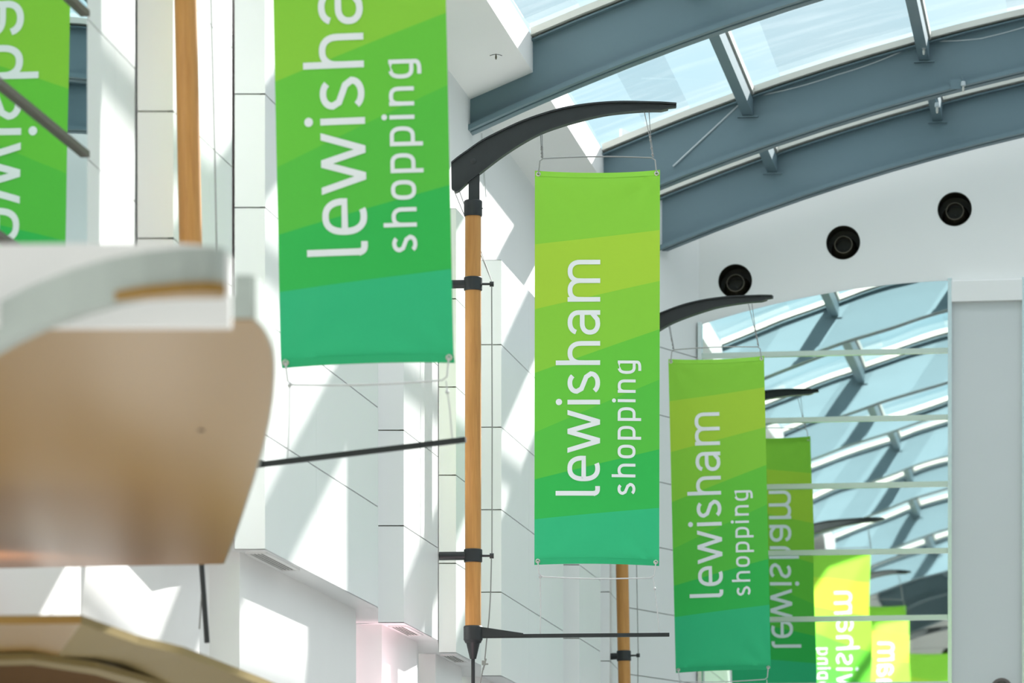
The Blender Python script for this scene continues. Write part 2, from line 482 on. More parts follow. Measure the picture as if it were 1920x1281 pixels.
# recessed panel right of the mirror, hung from a header
S_A, S_B = -2.03, -1.21
rc = MB()
H_HD = 7.905
for (s0, s1, h0, h1) in ((S_A + .02, S_B - .02, -EYE, H_HD),):
    rc.hexa([W(s0, T_END - .03, h0), W(s1, T_END - .03, h0), W(s1, T_END - .03, h1), W(s0, T_END - .03, h1)],
            [W(s0, T_END - .004, h0), W(s1, T_END - .004, h0), W(s1, T_END - .004, h1), W(s0, T_END - .004, h1)])
struct(rc.build('trim_panel', 'panel_grey'))
hd = MB()
hd.hexa([W(S_A + .02, T_END - .11, H_HD), W(S_B - .02, T_END - .11, H_HD), W(S_B - .02, T_END - .11, 8.13), W(S_A + .02, T_END - .11, 8.13)],
        [W(S_A + .02, T_END - .004, H_HD), W(S_B - .02, T_END - .004, H_HD), W(S_B - .02, T_END - .004, 8.16), W(S_A + .02, T_END - .004, 8.16)])
struct(hd.build('trim_header', 'white'))
mirror('wall_mirror', S_B, 1.5, T_END, lambda s: 8.14, SE, SE[-1] - .7, 'second tall mirror on the end wall, only its left frame showing at the right edge', lambda k, n: (.002, 0))
# mirror on the side wall, upper left
sm_ = thing('side_mirror', W(S_MIR, 20.4, 0), 'mirror strip on the side wall at upper left, reflecting a green banner', 'mirror')
SM = [SEAM0 + PITCH * k for k in range(-1, 5)]
hs = [2.45] + SM + [8.0]
for k in range(len(hs) - 1):
    m = MB(); m.hexa([W(S_MIR, 17.4, hs[k]), W(S_MIR, 21.42, hs[k]), W(S_MIR, 21.42, hs[k + 1]), W(S_MIR, 17.4, hs[k + 1])],
                     [W(S_MIR - .02, 17.4, hs[k]), W(S_MIR - .02, 21.42, hs[k]), W(S_MIR - .02, 21.42, hs[k + 1]), W(S_MIR - .02, 17.4, hs[k + 1])])
    m.build('pane', 'mirror', sm_)
for h in SM:
    m = MB(); m.box(W(S_MIR + .012, 19.4, h), V((CA, -SA, 0)) * .012, V((SA, CA, 0)) * 1.98, V((0, 0, .016))); m.build('joint_rail', 'slat', sm_)

# ------------------------------------------------------------------ roof ribs, purlins, glazing
def arc_strip(mb, t0, t1, r0, r1, s0, s1, n=40):
    """curved bar following the roof, rectangular section"""
    for i in range(n):
        a = s0 + (s1 - s0) * i / n; b = s0 + (s1 - s0) * (i + 1) / n
        def ring(s): return [W(s, t0, arch(s, r0)), W(s, t1, arch(s, r0)), W(s, t1, arch(s, r1)), W(s, t0, arch(s, r1))]
        ra, rb = ring(a), ring(b)
        k0 = len(mb.v); mb.v += ra + rb
        for j in range(4):
            mb.f.append([k0 + j, k0 + (j + 1) % 4, k0 + 4 + (j + 1) % 4, k0 + 4 + j]); mb.mi.append(mb.cur)
        if i == 0: mb.f.append([k0, k0 + 1, k0 + 2, k0 + 3]); mb.mi.append(mb.cur)
        if i == n - 1: mb.f.append([k0 + 7, k0 + 6, k0 + 5, k0 + 4]); mb.mi.append(mb.cur)

RIBS = [47.0, 44.0, 38.75, 33.5, 28.25, 23.0, 17.75, 12.5, 7.25, 2.0, -3.25]
PUR = [-3.94 + 1.81 * k for k in range(9)]
RL = {0: 'blue grey curved steel roof rib set against the end wall, above the air nozzles',
      1: 'blue grey curved steel roof rib between the front rib and the end wall rib',
      2: 'nearest blue grey curved steel roof rib, sweeping up from the wall above the banner mast'}
S_L = -6.04
for i, t in enumerate(RIBS):
    # t is the far edge of the lower flange
    fl0, fl1 = t - .26, t
    tm = t - .13
    rt = thing('roof_rib', W(S_L, tm, arch(S_L)), RL.get(i, 'curved steel roof rib nearer the viewer, out of the frame, seen only in a mirror'), 'roof beam', 'curved steel roof ribs')
    m = MB(); arc_strip(m, tm - .008, tm + .008, .0, .525, S_L, S_R); m.build('web', 'steel', rt)
    m = MB(); arc_strip(m, fl0, fl0 + .075, .0, .034, S_L, S_R); arc_strip(m, fl0 + .125, fl1, .0, .034, S_L, S_R)
    arc_strip(m, fl0 + .004, fl1 - .004, .034, .046, S_L, S_R); m.build('lower_flange', 'steel', rt)
    m = MB(); arc_strip(m, fl0 + .03, fl1 - .03, .525, .54, S_L, S_R); m.build('upper_flange', 'steel', rt)
    m = MB(); arc_strip(m, fl0 - .02, fl1 + .02, .56, .62, -5.44, S_R - .3); m.build('glazing_bar', 'flash', rt)

SPANS = [(RIBS[i + 1] - .13, RIBS[i] - .13) for i in range(len(RIBS) - 1)]
pn = 0
def purlin(s, t0, t1, label, detail):
    rt = thing('roof_purlin', W(s, t0, arch(s, .40)), label, 'roof beam', 'purlins between the roof ribs')
    h0, h1 = arch(s, .375), arch(s, .53)
    ex = V((CA, -SA, 0)); ey = V((SA, CA, 0))
    c = W(s, (t0 + t1) / 2, (h0 + h1) / 2)
    m = MB(); m.box(c, ex * .055, ey * ((t1 - t0) / 2 - .02), V((0, 0, (h1 - h0) / 2))); m.build('beam', 'steel', rt)
    m = MB(); m.box(W(s + .03, (t0 + t1) / 2, arch(s, .585)), ex * .045, ey * ((t1 - t0) / 2 - .15), V((0, 0, .035))); m.build('glazing_bar', 'flash', rt)
    for tt, sg in ((t0 + .012, 1), (t1 - .012, -1)):
        m = MB(); m.box(W(s, tt, h0 - .012), ex * .105, ey * .03, V((0, 0, .008))); m.build('end_bracket', 'steel', rt)
for i, (t0, t1) in enumerate(SPANS):
    for k, s in enumerate(PUR):
        if i > 1 and k > 3: continue
        if i == 1 and k < 2: lab = ['left steel purlin crossing the glazing from the front rib to the middle rib', 'right steel purlin crossing the glazing from the front rib to the middle rib'][k]
        elif i == 0 and k < 2: lab = ['left short purlin stub seen below the middle rib, fixed to the end wall rib', 'right short purlin stub seen below the middle rib, fixed to the end wall rib'][k]
        else: lab = 'steel roof purlin out of the frame, seen at most in a mirror'
        purlin(s, t0, t1, lab, True)
# glazing, one curved sheet per bay
EDG = [(T_BACK, RIBS[-1] - .13)] + [(a, b) for a, b in reversed(SPANS)] + [(RIBS[0] - .13, T_END + .3)]
for i, (t0, t1) in enumerate(EDG):
    m = MB(); n = 40
    for k in range(n):
        a = -5.46 + (S_R + 5.2) * k / n; b = -5.46 + (S_R + 5.2) * (k + 1) / n
        m.face([W(a, t0, arch(a, .64)), W(a, t1, arch(a, .64)), W(b, t1, arch(b, .64)), W(b, t0, arch(b, .64))])
    if t1 < 9: struct(m.build('ceiling', 'white')); continue
    struct(m.build('window_%d' % (i - 2), 'glass'))

def on_s(u, v, s):
    dx = (u - 960) / F; Y = s / (dx * CA - SA); return P(u, v, Y)
# slack cables and fittings on the ribs
def cable(name, pts, r, mat, label, cat='cable', sag=0.0, group=None):
    q = []
    for a, b in zip(pts[:-1], pts[1:]):
        for k in range(8):
            f = k / 8; q.append(a.lerp(b, f) - V((0, 0, sag * 4 * f * (1 - f))))
    q.append(pts[-1])
    m = MB(); m.tube(q, r, 6)
    return tag(m.build(name, mat, smooth=True), label, cat, group)
def on_t(u, v, t):
    dx = (u - 960) / F; Y = t / (dx * SA + CA); return P(u, v, Y)
cable('slack_cable', [on_s(903, 250, S_UP + .012), on_s(906, 300, S_UP + .012), on_s(911, 370, S_UP + .012)], .006, 'cord', 'thin pale cable hanging down the upper wall below the end of the front rib', 'cable')
t2 = 44.0 - .13 - .012
cable('brace_rod', [on_t(1386, 196, t2), on_t(1262, 312, t2 - .02)], .009, 'steel_light', 'thin pale rod slanting down the middle roof rib web from the left purlin', 'rod')
cable('slack_cable', [on_t(1412, 181, t2), on_t(1570, 140, t2), on_t(1717, 84, t2)], .007, 'steel_light', 'slack pale cable hanging along the middle rib between its two purlins', 'cable', .02)
cable('slack_cable', [on_t(1742, 77, t2), on_t(1840, 72, t2), on_t(1960, 38, t2)], .007, 'steel_light', 'slack pale cable running right from the right purlin of the middle rib', 'cable', .01)
for (u, v, t, lab) in ((1806, 158, 43.72, 'small brass and white lamp under the lower flange of the middle rib'), (1732, 88, 43.3, 'small brass lamp clipped beneath the right purlin'),
                       (1757, 198, 44.35, 'small brass lamp by the right purlin stub on the end wall rib')):
    c = on_t(u, v, t); rt = thing('clip_lamp', c, lab, 'lamp', 'small clip lamps on the roof steel')
    m = MB(); m.lathe(c, [(.018, .03), (.022, .028), (.026, -.01), (.02, -.02)], 12); m.build('body', 'steel_light', rt, smooth=True)
    m = MB(); m.lathe(c, [(.010, -.02), (.014, -.05), (.008, -.08)], 12); m.build('bulb_cap', 'zinc', rt, smooth=True)
    m = MB(); m.tube([c + V((0, 0, .03)), c + V((-.02, .01, .09))], .006, 6); m.build('clip', 'steel', rt)
m = MB(); c = on_t(1793, 158, 43.74)
m.box(c, V((CA, -SA, 0)) * .06, V((SA, CA, 0)) * .01, V((0, 0, .05)))
tag(m.build('junction_plate', 'steel'), 'small square grey plate on the middle rib just left of a lamp', 'bracket')
# a scrap of wire hanging from the eaves soffit
c = PH(930, 102, 8.50); rt = thing('ceiling_hook', c, 'small wire hook hanging from the white eaves soffit left of the front rib', 'hook')
m = MB(); m.tube([c + V((-.055 + .011 * i, 0, -.012 * (i - 5) ** 2 / 25)) for i in range(11)], .003, 6); m.build('bow_wire', 'black', rt)
m = MB(); m.lathe(c - V((0, 0, .045)), [(.006, 0), (.009, .02), (.004, .05)], 10); m.build('screw_eye', 'nozzle', rt, smooth=True)

# ------------------------------------------------------------------ banners
def offset_poly(pts, w):
    """ribbon of half width w around a 2D polyline, mitred"""
    n = len(pts); L = []; Rr = []
    for i in range(n):
        d0 = None if i == 0 else ((pts[i][0] - pts[i - 1][0]), (pts[i][1] - pts[i - 1][1]))
        d1 = None if i == n - 1 else ((pts[i + 1][0] - pts[i][0]), (pts[i + 1][1] - pts[i][1]))
        nn = []
        for d in (d0, d1):
            if d:
                l = hypot(*d) or 1e-9; nn.append((-d[1] / l, d[0] / l))
        if len(nn) == 2:
            mx_, my = nn[0][0] + nn[1][0], nn[0][1] + nn[1][1]; l = hypot(mx_, my) or 1e-9
            mx_, my = mx_ / l, my / l; k = 1 / max(.78, mx_ * nn[0][0] + my * nn[0][1])
        else: (mx_, my), k = nn[0], 1
        L.append((pts[i][0] + mx_ * w * k, pts[i][1] + my * w * k)); Rr.append((pts[i][0] - mx_ * w * k, pts[i][1] - my * w * k))
    return L, Rr

def arcp(cx, cy, rx, ry, a0, a1, n=12, e=2.4):
    o = []
    for i in range(n + 1):
        a = R(a0 + (a1 - a0) * i / n); c_, s_ = cos(a), sin(a)
        o.append((cx + rx * math.copysign(abs(c_) ** (2 / e), c_), cy + ry * math.copysign(abs(s_) ** (2 / e), s_)))
    return o

def glyph(ch, w, X, sw, asc, desc):
    """centre-line strokes of one letter of outer width w; X is the x-height"""
    h = sw / 2; x0, x1, y0, y1 = h, w - h, h, X - h; cx = w / 2; rx = (x1 - x0) / 2; cy = X / 2; ry = (y1 - y0) / 2
    if ch == 'l': return [[(x0, asc), (x0, 11)] + arcp(11.5, 11, 11.5 - x0, 11 - y0, 180, 270, 8, 2) + [(w, y0)]]
    if ch == 'i': return [[(x0, 0), (x0, X)], 'dot']
    if ch == 'h': return [[(x0, 0), (x0, asc)], [(x0, X * .5)] + arcp(cx, X * .58, rx, y1 - X * .58, 180, 90, 8, 2.3)[1:] + arcp(cx, X * .58, rx, y1 - X * .58, 90, 0, 8, 2.3)[1:] + [(x1, 0)]]
    if ch == 'n': return [[(x0, 0), (x0, X)], [(x0, X * .5)] + arcp(cx, X * .58, rx, y1 - X * .58, 180, 90, 8, 2.6)[1:] + arcp(cx, X * .58, rx, y1 - X * .58, 90, 0, 8, 2.6)[1:] + [(x1, 0)]]
    if ch == 'm':
        r2 = rx / 2; o = [[(x0, 0), (x0, X)]]
        for c_ in (x0 + r2, x0 + 3 * r2):
            o.append([(c_ - r2, X * .5)] + arcp(c_, X * .62, r2, y1 - X * .62, 180, 90, 8, 2.3)[1:] + arcp(c_, X * .62, r2, y1 - X * .62, 90, 0, 8, 2.3)[1:] + [(c_ + r2, 0)])
        return o
    if ch == 'o': return [arcp(cx, cy, rx, ry, 0, 360, 40, 2.7)]
    if ch == 'e': return [[(x0 + .5, cy), (x1, cy)] + arcp(cx, cy, rx, ry, 0, 295, 34, 2.4)[1:]]
    if ch == 'w':
        xs = [sw * .55, w * .285, w * .5, w * .715, w - sw * .55]; hw = sw * .53
        return [('quad', [(xs[i] - hw, (X, 0)[i % 2]), (xs[i] + hw, (X, 0)[i % 2]), (xs[i + 1] + hw, (0, X)[i % 2]), (xs[i + 1] - hw, (0, X)[i % 2])]) for i in range(4)]
    if ch == 's':
        r = ry / 2
        top = arcp(cx, y1 - r, rx * .93, r, 35, 180, 12, 2.1); bot = arcp(cx, y0 + r, rx, r, 0, -150, 12, 2.1)
        return [top + [(x0 + rx * .35, cy + r * .34), (x1 - rx * .35, cy - r * .34)] + bot]
    if ch == 'a':
        b_ = y0 + ry * 1.12
        return [arcp(cx, y1 - ry * .62, rx, ry * .62, 165, 90, 8, 2.2) + arcp(cx, y1 - ry * .62, rx, ry * .62, 90, 0, 8, 2.2)[1:] + [(x1, 0)],
                [(x1, b_)] + [(cx, b_)] + arcp(cx - rx * .1, (b_ + y0) / 2, rx * .9, (b_ - y0) / 2, 90, 270, 16, 2.2) + [(cx + rx * .3, y0 + 1), (x1, y0 + ry * .45)]]
    if ch == 'p': return [[(x0, -desc), (x0, X)], [(x0, y1)] + arcp(cx, cy, rx, ry, 90, -90, 20, 2.6) + [(x0, y0)]]
    if ch == 'g': return [[(x1, y1), (cx, y1)] + arcp(cx, cy, rx, ry, 90, 270, 20, 2.6) + [(x1, y0)],
                          [(x1, X)] + [(x1, 0)] + arcp(cx, -desc + h + 5, rx, 5, 0, -90, 8, 2.2) + [(x0 + 3, -desc + h)]]
    return []

# word, start (px from the reading start), widths in the photo's middle banner
LEW = [('l', 0, 18), ('e', 27, 48), ('w', 80, 81), ('i', 171, 9.5), ('s', 190, 43), ('h', 245, 45), ('a', 302, 46), ('m', 364, 79)]
SHO = [('s', 0, 23), ('h', 33.5, 25.5), ('o', 69, 25.5), ('p', 104, 25.5), ('p', 139, 25.5), ('i', 174, 6), ('n', 191.5, 25), ('g', 227, 25)]
WORDS = [(LEW, 930.5, 1125.5, 61, 8.8, 83, 0, (77, 6)), (SHO, 929, 1192, 33.5, 5.5, 44.5, 10.5, (40.5, 3.8))]
BU0, BV0, BWP, BHP = 1003.0, 319.0, 234.0, 741.0

def banner(tl, tr_, bl, br, label, seed, billow=.02, ripple=.006, twist=0.0, loops=None, strings=None, art=(0.0, 1.0)):
    tl, tr_, bl, br = V(tl), V(tr_), V(bl), V(br)
    rnd = random.Random(seed)
    nrm = (tr_ - tl).cross(bl - tl).normalized()           # away from ... towards the viewer side chosen below
    if nrm.y > 0: nrm = -nrm
    dn = ((bl - tl) + (br - tr_)).normalized()
    ph = [rnd.uniform(0, 6.28) for _ in range(5)]
    Hh = (bl - tl).length
    def S(u, v, off=0.0):
        p = tl.lerp(tr_, u).lerp(bl.lerp(br, u), v)
        b_ = billow * sin(pi * u) * (.35 + .65 * sin(pi * v)) + ripple * sin(7 * v + ph[0] + 3 * u) * sin(pi * u)
        # soft folds running out of the eyelets
        for cu, cv, k in ((0, 0, 1), (1, 0, -1), (0, 1, -1), (1, 1, 1)):
            du, dv = abs(u - cu), abs(v - cv) * 3.1
            r_ = hypot(du, dv)
            if r_ < .75: b_ += .009 * (1 - r_ / .75) ** 1.5 * sin(9 * atan2(dv, du + 1e-6) + ph[1] + cu) * min(1, r_ * 6)
        b_ -= .02 * (max(0, (v - .984) / .016) ** 2 + .7 * max(0, (.012 - v) / .012) ** 2)
        sag = .022 * 4 * u * (1 - u)
        edge = (1 - v) ** 10 * sag - .6 * v ** 14 * sag
        return p + nrm * (b_ + off) + dn * edge
    m = MB(); nu, nv = 26, 76; m.uv = []
    for j in range(nv + 1):
        for i in range(nu + 1):
            u, v = i / nu, j / nv
            m.v.append(S(u, v)); m.uv.append((u, (v - art[0]) / art[1]))
    for j in range(nv):
        for i in range(nu):
            a = j * (nu + 1) + i; m.f.append([a, a + nu + 1, a + nu + 2, a + 1]); m.mi.append(0)
    ctr = (tl + tr_) / 2
    rt = thing('banner', ctr, label, 'banner', 'green banners hanging from masts')
    cl = m.build('cloth', 'cloth', rt, smooth=True)
    # hems, stitched back over
    for v0, v1, nm in ((0.0, .014, 'hem'), (.986, 1.0, 'hem')):
        h_ = MB(); h_.uv = []
        for sd in (1, -1):
            for i in range(nu + 1):
                for v in (v0, v1):
                    h_.v.append(S(i / nu, v, sd * .0025)); h_.uv.append((i / nu, (v - art[0]) / art[1]))
        for sd in range(2):
            o_ = sd * 2 * (nu + 1)
            for i in range(nu):
                q = [o_ + 2 * i, o_ + 2 * i + 1, o_ + 2 * i + 3, o_ + 2 * i + 2]
                h_.f.append(q); h_.mi.append(0)
        h_.build(nm, 'cloth', rt, smooth=True)
    # printed words on both faces
    for side in (0, 1):
        off = .0032 if side == 0 else -.0032
        def put(px, py):       # photo px of the middle banner -> surface
            u = (px - BU0) / BWP; v = art[0] + art[1] * (py - BV0) / BHP
            if side: u = 1 - u
            return S(u, v, off)
        for word, ys, ub, X, sw, asc, desc, dot in WORDS:
            for ch, st, w in word:
                t = MB()
                off0 = off
                for si, stroke in enumerate(glyph(ch, w, X, sw, asc, desc)):
                    off = off0 + (.0007 * si if side == 0 else -.0007 * si)
                    if stroke[0] == 'quad':
                        q_ = stroke[1]
                        for k in range(8):
                            f0, f1 = k / 8, (k + 1) / 8
                            g = lambda i, j, f: (q_[i][0] + (q_[j][0] - q_[i][0]) * f, q_[i][1] + (q_[j][1] - q_[i][1]) * f)
                            t.face([put(ub - y, ys - st - x) for x, y in (g(0, 3, f0), g(1, 2, f0), g(1, 2, f1), g(0, 3, f1))])
                        continue
                    if stroke == 'dot':
                        t.face([put(ub - dot[0] + dot[1] * cos(2 * pi * k / 20), ys - st - w / 2 + dot[1] * sin(2 * pi * k / 20)) for k in range(20)])
                        continue
                    L, Q = offset_poly(stroke, sw / 2)
                    for i in range(len(stroke) - 1):
                        seg = hypot(stroke[i + 1][0] - stroke[i][0], stroke[i + 1][1] - stroke[i][1]); ns = max(1, int(seg / 9))
                        for k in range(ns):
                            f0, f1 = k / ns, (k + 1) / ns
                            g = lambda A_, f: (A_[i][0] + (A_[i + 1][0] - A_[i][0]) * f, A_[i][1] + (A_[i + 1][1] - A_[i][1]) * f)
                            qd = [g(L, f0), g(L, f1), g(Q, f1), g(Q, f0)]
                            t.face([put(ub - y, ys - st - x) for x, y in qd])
                off = off0
                t.build('letter', 'white_letter', cl)
    # eyelets, wire hangers, cords
    eu, ev = .027, .009
    ey = {}
    for (cu, cv) in ((eu, ev), (1 - eu, ev), (eu, 1 - ev), (1 - eu, 1 - ev)):
        c = S(cu, cv); ey[(cu > .5, cv > .5)] = c
        ax = nrm.to_track_quat('Z', 'Y').to_matrix()
        m = MB(); m.lathe(c, [(.009, -.005), (.019, -.004), (.019, .004), (.009, .006)], 16, ax, cap=False); m.build('eyelet', 'zinc', rt, smooth=True)
    ex = (tr_ - tl).normalized()
    upv = -dn
    for top in (True, False):
        a, b = ey[(False, not top)], ey[(True, not top)]
        sg = 1 if top else -1
        hh = .125 if top else .125
        f_ = nrm * .007
        ins = .02
        q = [a + f_, a + upv * sg * (hh - .02) + ex * (ins * .6) + f_, a + upv * sg * hh + ex * (ins + .02)]
        for k in range(1, 8): q.append((a + upv * sg * hh + ex * .04).lerp(b + upv * sg * hh - ex * .04, k / 8) + upv * sg * .012 * sin(pi * k / 8))
        q += [b + upv * sg * hh - ex * (ins + .02), b + upv * sg * (hh - .02) - ex * (ins * .6) + f_, b + f_]
        m = MB(); m.tube(q, .0055, 6); m.build('wire_hanger', 'wire' if top else 'cord', rt, smooth=True)
    if loops:
        for k, (pt, sp) in enumerate(loops):
            e = ey[(k == 1, False)] + upv * .128 + ex * (.03 if k == 0 else -.03)
            m = MB(); pt = V(pt); kn = e.lerp(pt, .45)
            m.tube([e, kn - ex * .004, pt - ex * sp], .0035, 5); m.tube([e + ex * .006, kn + ex * .005, pt + ex * sp], .0035, 5)
            for f in (.06, .2, .36, .44): m.lathe(e.lerp(pt, f), [(.004, -.012), (.011, 0), (.004, .012)], 8)
            m.build('hanging_loop', 'wire', rt, smooth=True)
    if strings:
        for k, pt in enumerate(strings):
            e = ey[(k == 1, True)] - upv * .128 + ex * (.02 if k == 0 else -.02)
            pt = V(pt)
            m = MB(); m.tube([e, e.lerp(pt, .5) + ex * .004, pt], .0042, 6)
            m.lathe(e.lerp(pt, .0 if k == 0 else .18), [(.004, -.014), (.014, 0), (.004, .014)], 8)
            m.build('tie_cord', 'cord', rt, smooth=True)
    return rt

# ------------------------------------------------------------------ masts
K = 34.0 / F
def L(u, v): return ((u - 887) * K, (HZ - v) * K - 3.06)         # local x and height above the lower collar
TOPE = [(846, 309), (858, 299), (875, 287), (904, 267), (937, 250), (976, 232), (1015, 218), (1054, 207), (1093, 200), (1132, 196), (1171, 194.5), (1210, 195.3), (1240, 196)]
BOTE = [(846.5, 352), (849, 356.5), (859, 357), (878.5, 340), (902, 322), (937, 295), (976, 269), (1015, 248), (1054, 234), (1093, 223), (1132, 214), (1171, 209), (1210, 206), (1240, 205.7)]

def smooth_line(p, k=4):
    o = []
    for i in range(len(p) - 1):
        a, b, c, d = p[max(i - 1, 0)], p[i], p[i + 1], p[min(i + 2, len(p) - 1)]
        for j in range(k):
            t = j / k
            o.append(tuple(.5 * (2 * b[q] + (c[q] - a[q]) * t + (2 * a[q] - 5 * b[q] + 4 * c[q] - d[q]) * t * t + (3 * b[q] - a[q] - 3 * c[q] + d[q]) * t ** 3) for q in (0, 1)))
    return o + [p[-1]]

def mast(base, yaw, lean, label, low_tilt=0.0, rod_tilt=0.0, strut=.27, sc=1.0):
    Mx = M.Translation(V(base)) @ M.Rotation(-R(yaw), 4, 'Z') @ M.Rotation(R(lean), 4, 'Y') @ M.Scale(sc, 4)
    rt = thing('banner_mast', base, label, 'banner mast', 'wooden banner masts along the left wall', mat=Mx)
    bl_ = lambda mb, n, mt, sm=True, par=None: mb.build(n, mt, par or rt, local=True, smooth=sm)
    z = lambda v: (HZ - v) * K - 3.06
    m = MB(); m.lathe((0, 0, 0), [(.063, z(1178)), (.0645, z(900)), (.0635, z(404))], 28); bl_(m, 'pole', 'wood')
    m = MB(); m.lathe((0, 0, 0), [(.070, z(406)), (.073, z(404)), (.073, z(378)), (.066, z(376))], 28)
    for a in (0, 2.1, 4.2): m.box((.074 * cos(a), .074 * sin(a), z(391)), (.004, 0, 0), (0, .004, 0), (0, 0, .004))
    bl_(m, 'top_collar', 'black')
    m = MB(); m.abox(-.036, .052, -.03, .03, z(380), z(318)); bl_(m, 'stub', 'black', False)
    # curved arm: web plate with a flange along either edge
    m = MB()
    tp = [L(*p) for p in smooth_line(TOPE)]; bt = [L(*p) for p in smooth_line(BOTE)]
    n = len(tp)
    i0 = len(m.v)
    outline = tp + bt[::-1]
    m.hexa([(x, -.022, h) for x, h in outline], [(x, .022, h) for x, h in outline])
    arm = bl_(m, 'curved_arm', 'black', False)
    for pts, th, nm in ((tp + [L(1268, 198)], .014, 'flange'), (bt[6:] + [L(1253, 202.5)], -.012, 'flange')):
        f = MB()
        for (xa, ha), (xb, hb) in zip(pts[:-1], pts[1:]):
            f.hexa([(xa, -.05, ha), (xb, -.05, hb), (xb, .05, hb), (xa, .05, ha)],
                   [(xa, -.05, ha + th), (xb, -.05, hb + th), (xb, .05, hb + th), (xa, .05, ha + th)])
        bl_(f, nm, 'black', False, arm)
    f = MB(); x1, h1 = L(1236, 197); x2, h2 = L(1268, 199); f.hexa([(x1, -.03, h1 - .036), (x2, -.03, h2 - .012), (x2, -.03, h2), (x1, -.03, h1)], [(x1, .03, h1 - .036), (x2, .03, h2 - .012), (x2, .03, h2), (x1, .03, h1)])
    bl_(f, 'tip', 'black', False, arm)
    f = MB(); x, h = L(888, 303); f.lathe((x, -.021, h), [(.024, .0), (.024, .004), (.019, .006)], 20, M.Rotation(R(90), 3, 'X')); bl_(f, 'bolt', 'black', True, arm)
    # bracket collars with strut to the wall and guide pin for the stay
    for va, vb in ((520, 545.5), (1030, 1055)):
        zc = (z(va) + z(vb)) / 2
        m = MB(); m.lathe((0, 0, 0), [(.068, z(vb)), (.0735, z(vb) + .006), (.0735, z(va) - .006), (.068, z(va))], 28); col = bl_(m, 'wall_collar', 'black')
        m = MB(); m.tube([(-.06, 0, zc), (-strut, .02, zc)], .034, 14); bl_(m, 'strut', 'black', True, col)
        m = MB(); m.tube([(.06, 0, zc), (.15, 0, zc)], .0095, 10); m.tube([(.132, 0, zc), (.165, 0, zc)], .021, 8); bl_(m, 'guide_pin', 'black', True, col)
    # foot: collar, cone, rod
    m = MB(); m.lathe((0, 0, 0), [(.070, z(1202)), (.076, z(1200)), (.076, z(1176)), (.070, z(1174))], 28); m.lathe((0, 0, 0), [(.062, z(1206)), (.07, z(1202))], 28); bl_(m, 'foot_collar', 'black')
    piv = z(1205)
    Rm = M.Rotation(R(rod_tilt), 3, 'Y')
    def rr(x, y, h): q = Rm @ V((x, y, h - piv)); return V((q.x, q.y, q.z + piv))
    m = MB(); m.lathe((0, 0, piv), [(.024, z(1236) - piv), (.026, z(1235) - piv), (.056, 0)], 24, Rm); bl_(m, 'cone', 'black')
    m = MB(); m.tube([rr(0, 0, z(1233)), rr(0, 0, z(1419))], .0155, 12); bl_(m, 'rod', 'black')
    # lower arm
    Rl = M.Rotation(R(-low_tilt), 3, 'Y')
    z0 = z(1192)
    def lr(x, y, h): q = Rl @ V((x, y, h - z0)); return V((q.x, q.y, q.z + z0))
    m = MB()
    za, zb = z(1193.5), z(1187)
    a = [(.06, -.014, z(1197)), (1.564, -.014, z(1194)), (1.564, -.014, z(1187)), (.06, -.014, z(1190))]
    b = [(x, .014, h) for x, _, h in a]
    m.hexa([lr(*p) for p in a], [lr(*p) for p in b])
    low = bl_(m, 'lower_arm', 'black', False)
    m = MB()
    a = [(.06, -.022, z(1196)), (.40, -.022, z(1194)), (.40, -.022, z(1188)), (.06, -.022, z(1176))]
    b = [(x, .022, h) for x, _, h in a]
    m.hexa([lr(*p) for p in a], [lr(*p) for p in b]); bl_(m, 'gusset', 'black', False, low)
    # stay cable from the arm's tail down past the pins to a turnbuckle
    px_, zt, zl = .148, z(532), z(1042)
    m = MB()
    xt, ht = L(851, 357); m.tube([(xt, -.012, ht), (px_, 0, zt + .02)], .0035, 5)
    xt, ht = L(861, 357); m.tube([(xt, .012, ht), (px_, 0, zt + .02)], .0035, 5)
    m.tube([(px_, 0, zt), (px_ + .004, 0, (zt + zl) / 2), (px_ + .002, 0, zl)], .005, 6)
    q = [L(921.5, 1042), L(920, 1110), L(917, 1160), L(912, 1205), L(909, 1238)]
    m.tube([(x, 0, h) for x, h in q], .005, 6)
    q = [L(906, 1252), L(902, 1275), L(894, 1330), L(888, 1400)]
    m.tube([(x, 0, h) for x, h in q], .005, 6)
    stay = bl_(m, 'stay_cable', 'wire')
    m = MB(); x, h = L(908.5, 1246); m.tube([(x + .012, 0, h + .045), (x - .012, 0, h - .045)], [.006, .006], 8); m.box((x - .005, 0, h + .012), (.016, 0, 0), (0, .01, 0), (0, 0, .018)); m.box((x + .012, 0, h + .002), (.018, 0, 0), (0, .006, 0), (0, 0, .006)); bl_(m, 'turnbuckle', 'wire', True, stay)
    return rt, Mx, lr

def mpt(Mx, x, h, y=0): return (Mx @ V((x, y, h)))
def rig(base, yaw, lean, mlabel, blabel, corners=None, seed=1, **kw):
    art = kw.pop('art', (0.0, 1.0)); bw = kw.pop('billow', .02); rp = kw.pop('ripple', .006)
    rt, Mx, lr = mast(base, yaw, lean, mlabel, **kw)
    z = lambda v: (HZ - v) * K - 3.06
    if corners is None:
        corners = [mpt(Mx, (u - 887) * K, z(v)) for u, v in ((1003, 319.5), (1237.5, 318), (1002, 1059), (1236, 1061))]
    lo = [mpt(Mx, *((1015 - 887) * K, z(252))), mpt(Mx, *((1212 - 887) * K, z(206)))]
    st = [Mx @ lr((1013 - 887) * K, 0, z(1195)), Mx @ lr((1237 - 887) * K, 0, z(1193))]
    b = banner(*corners, blabel, seed, bw, rp, loops=list(zip(lo, (.006, .02))), strings=st, art=art)
    return Mx

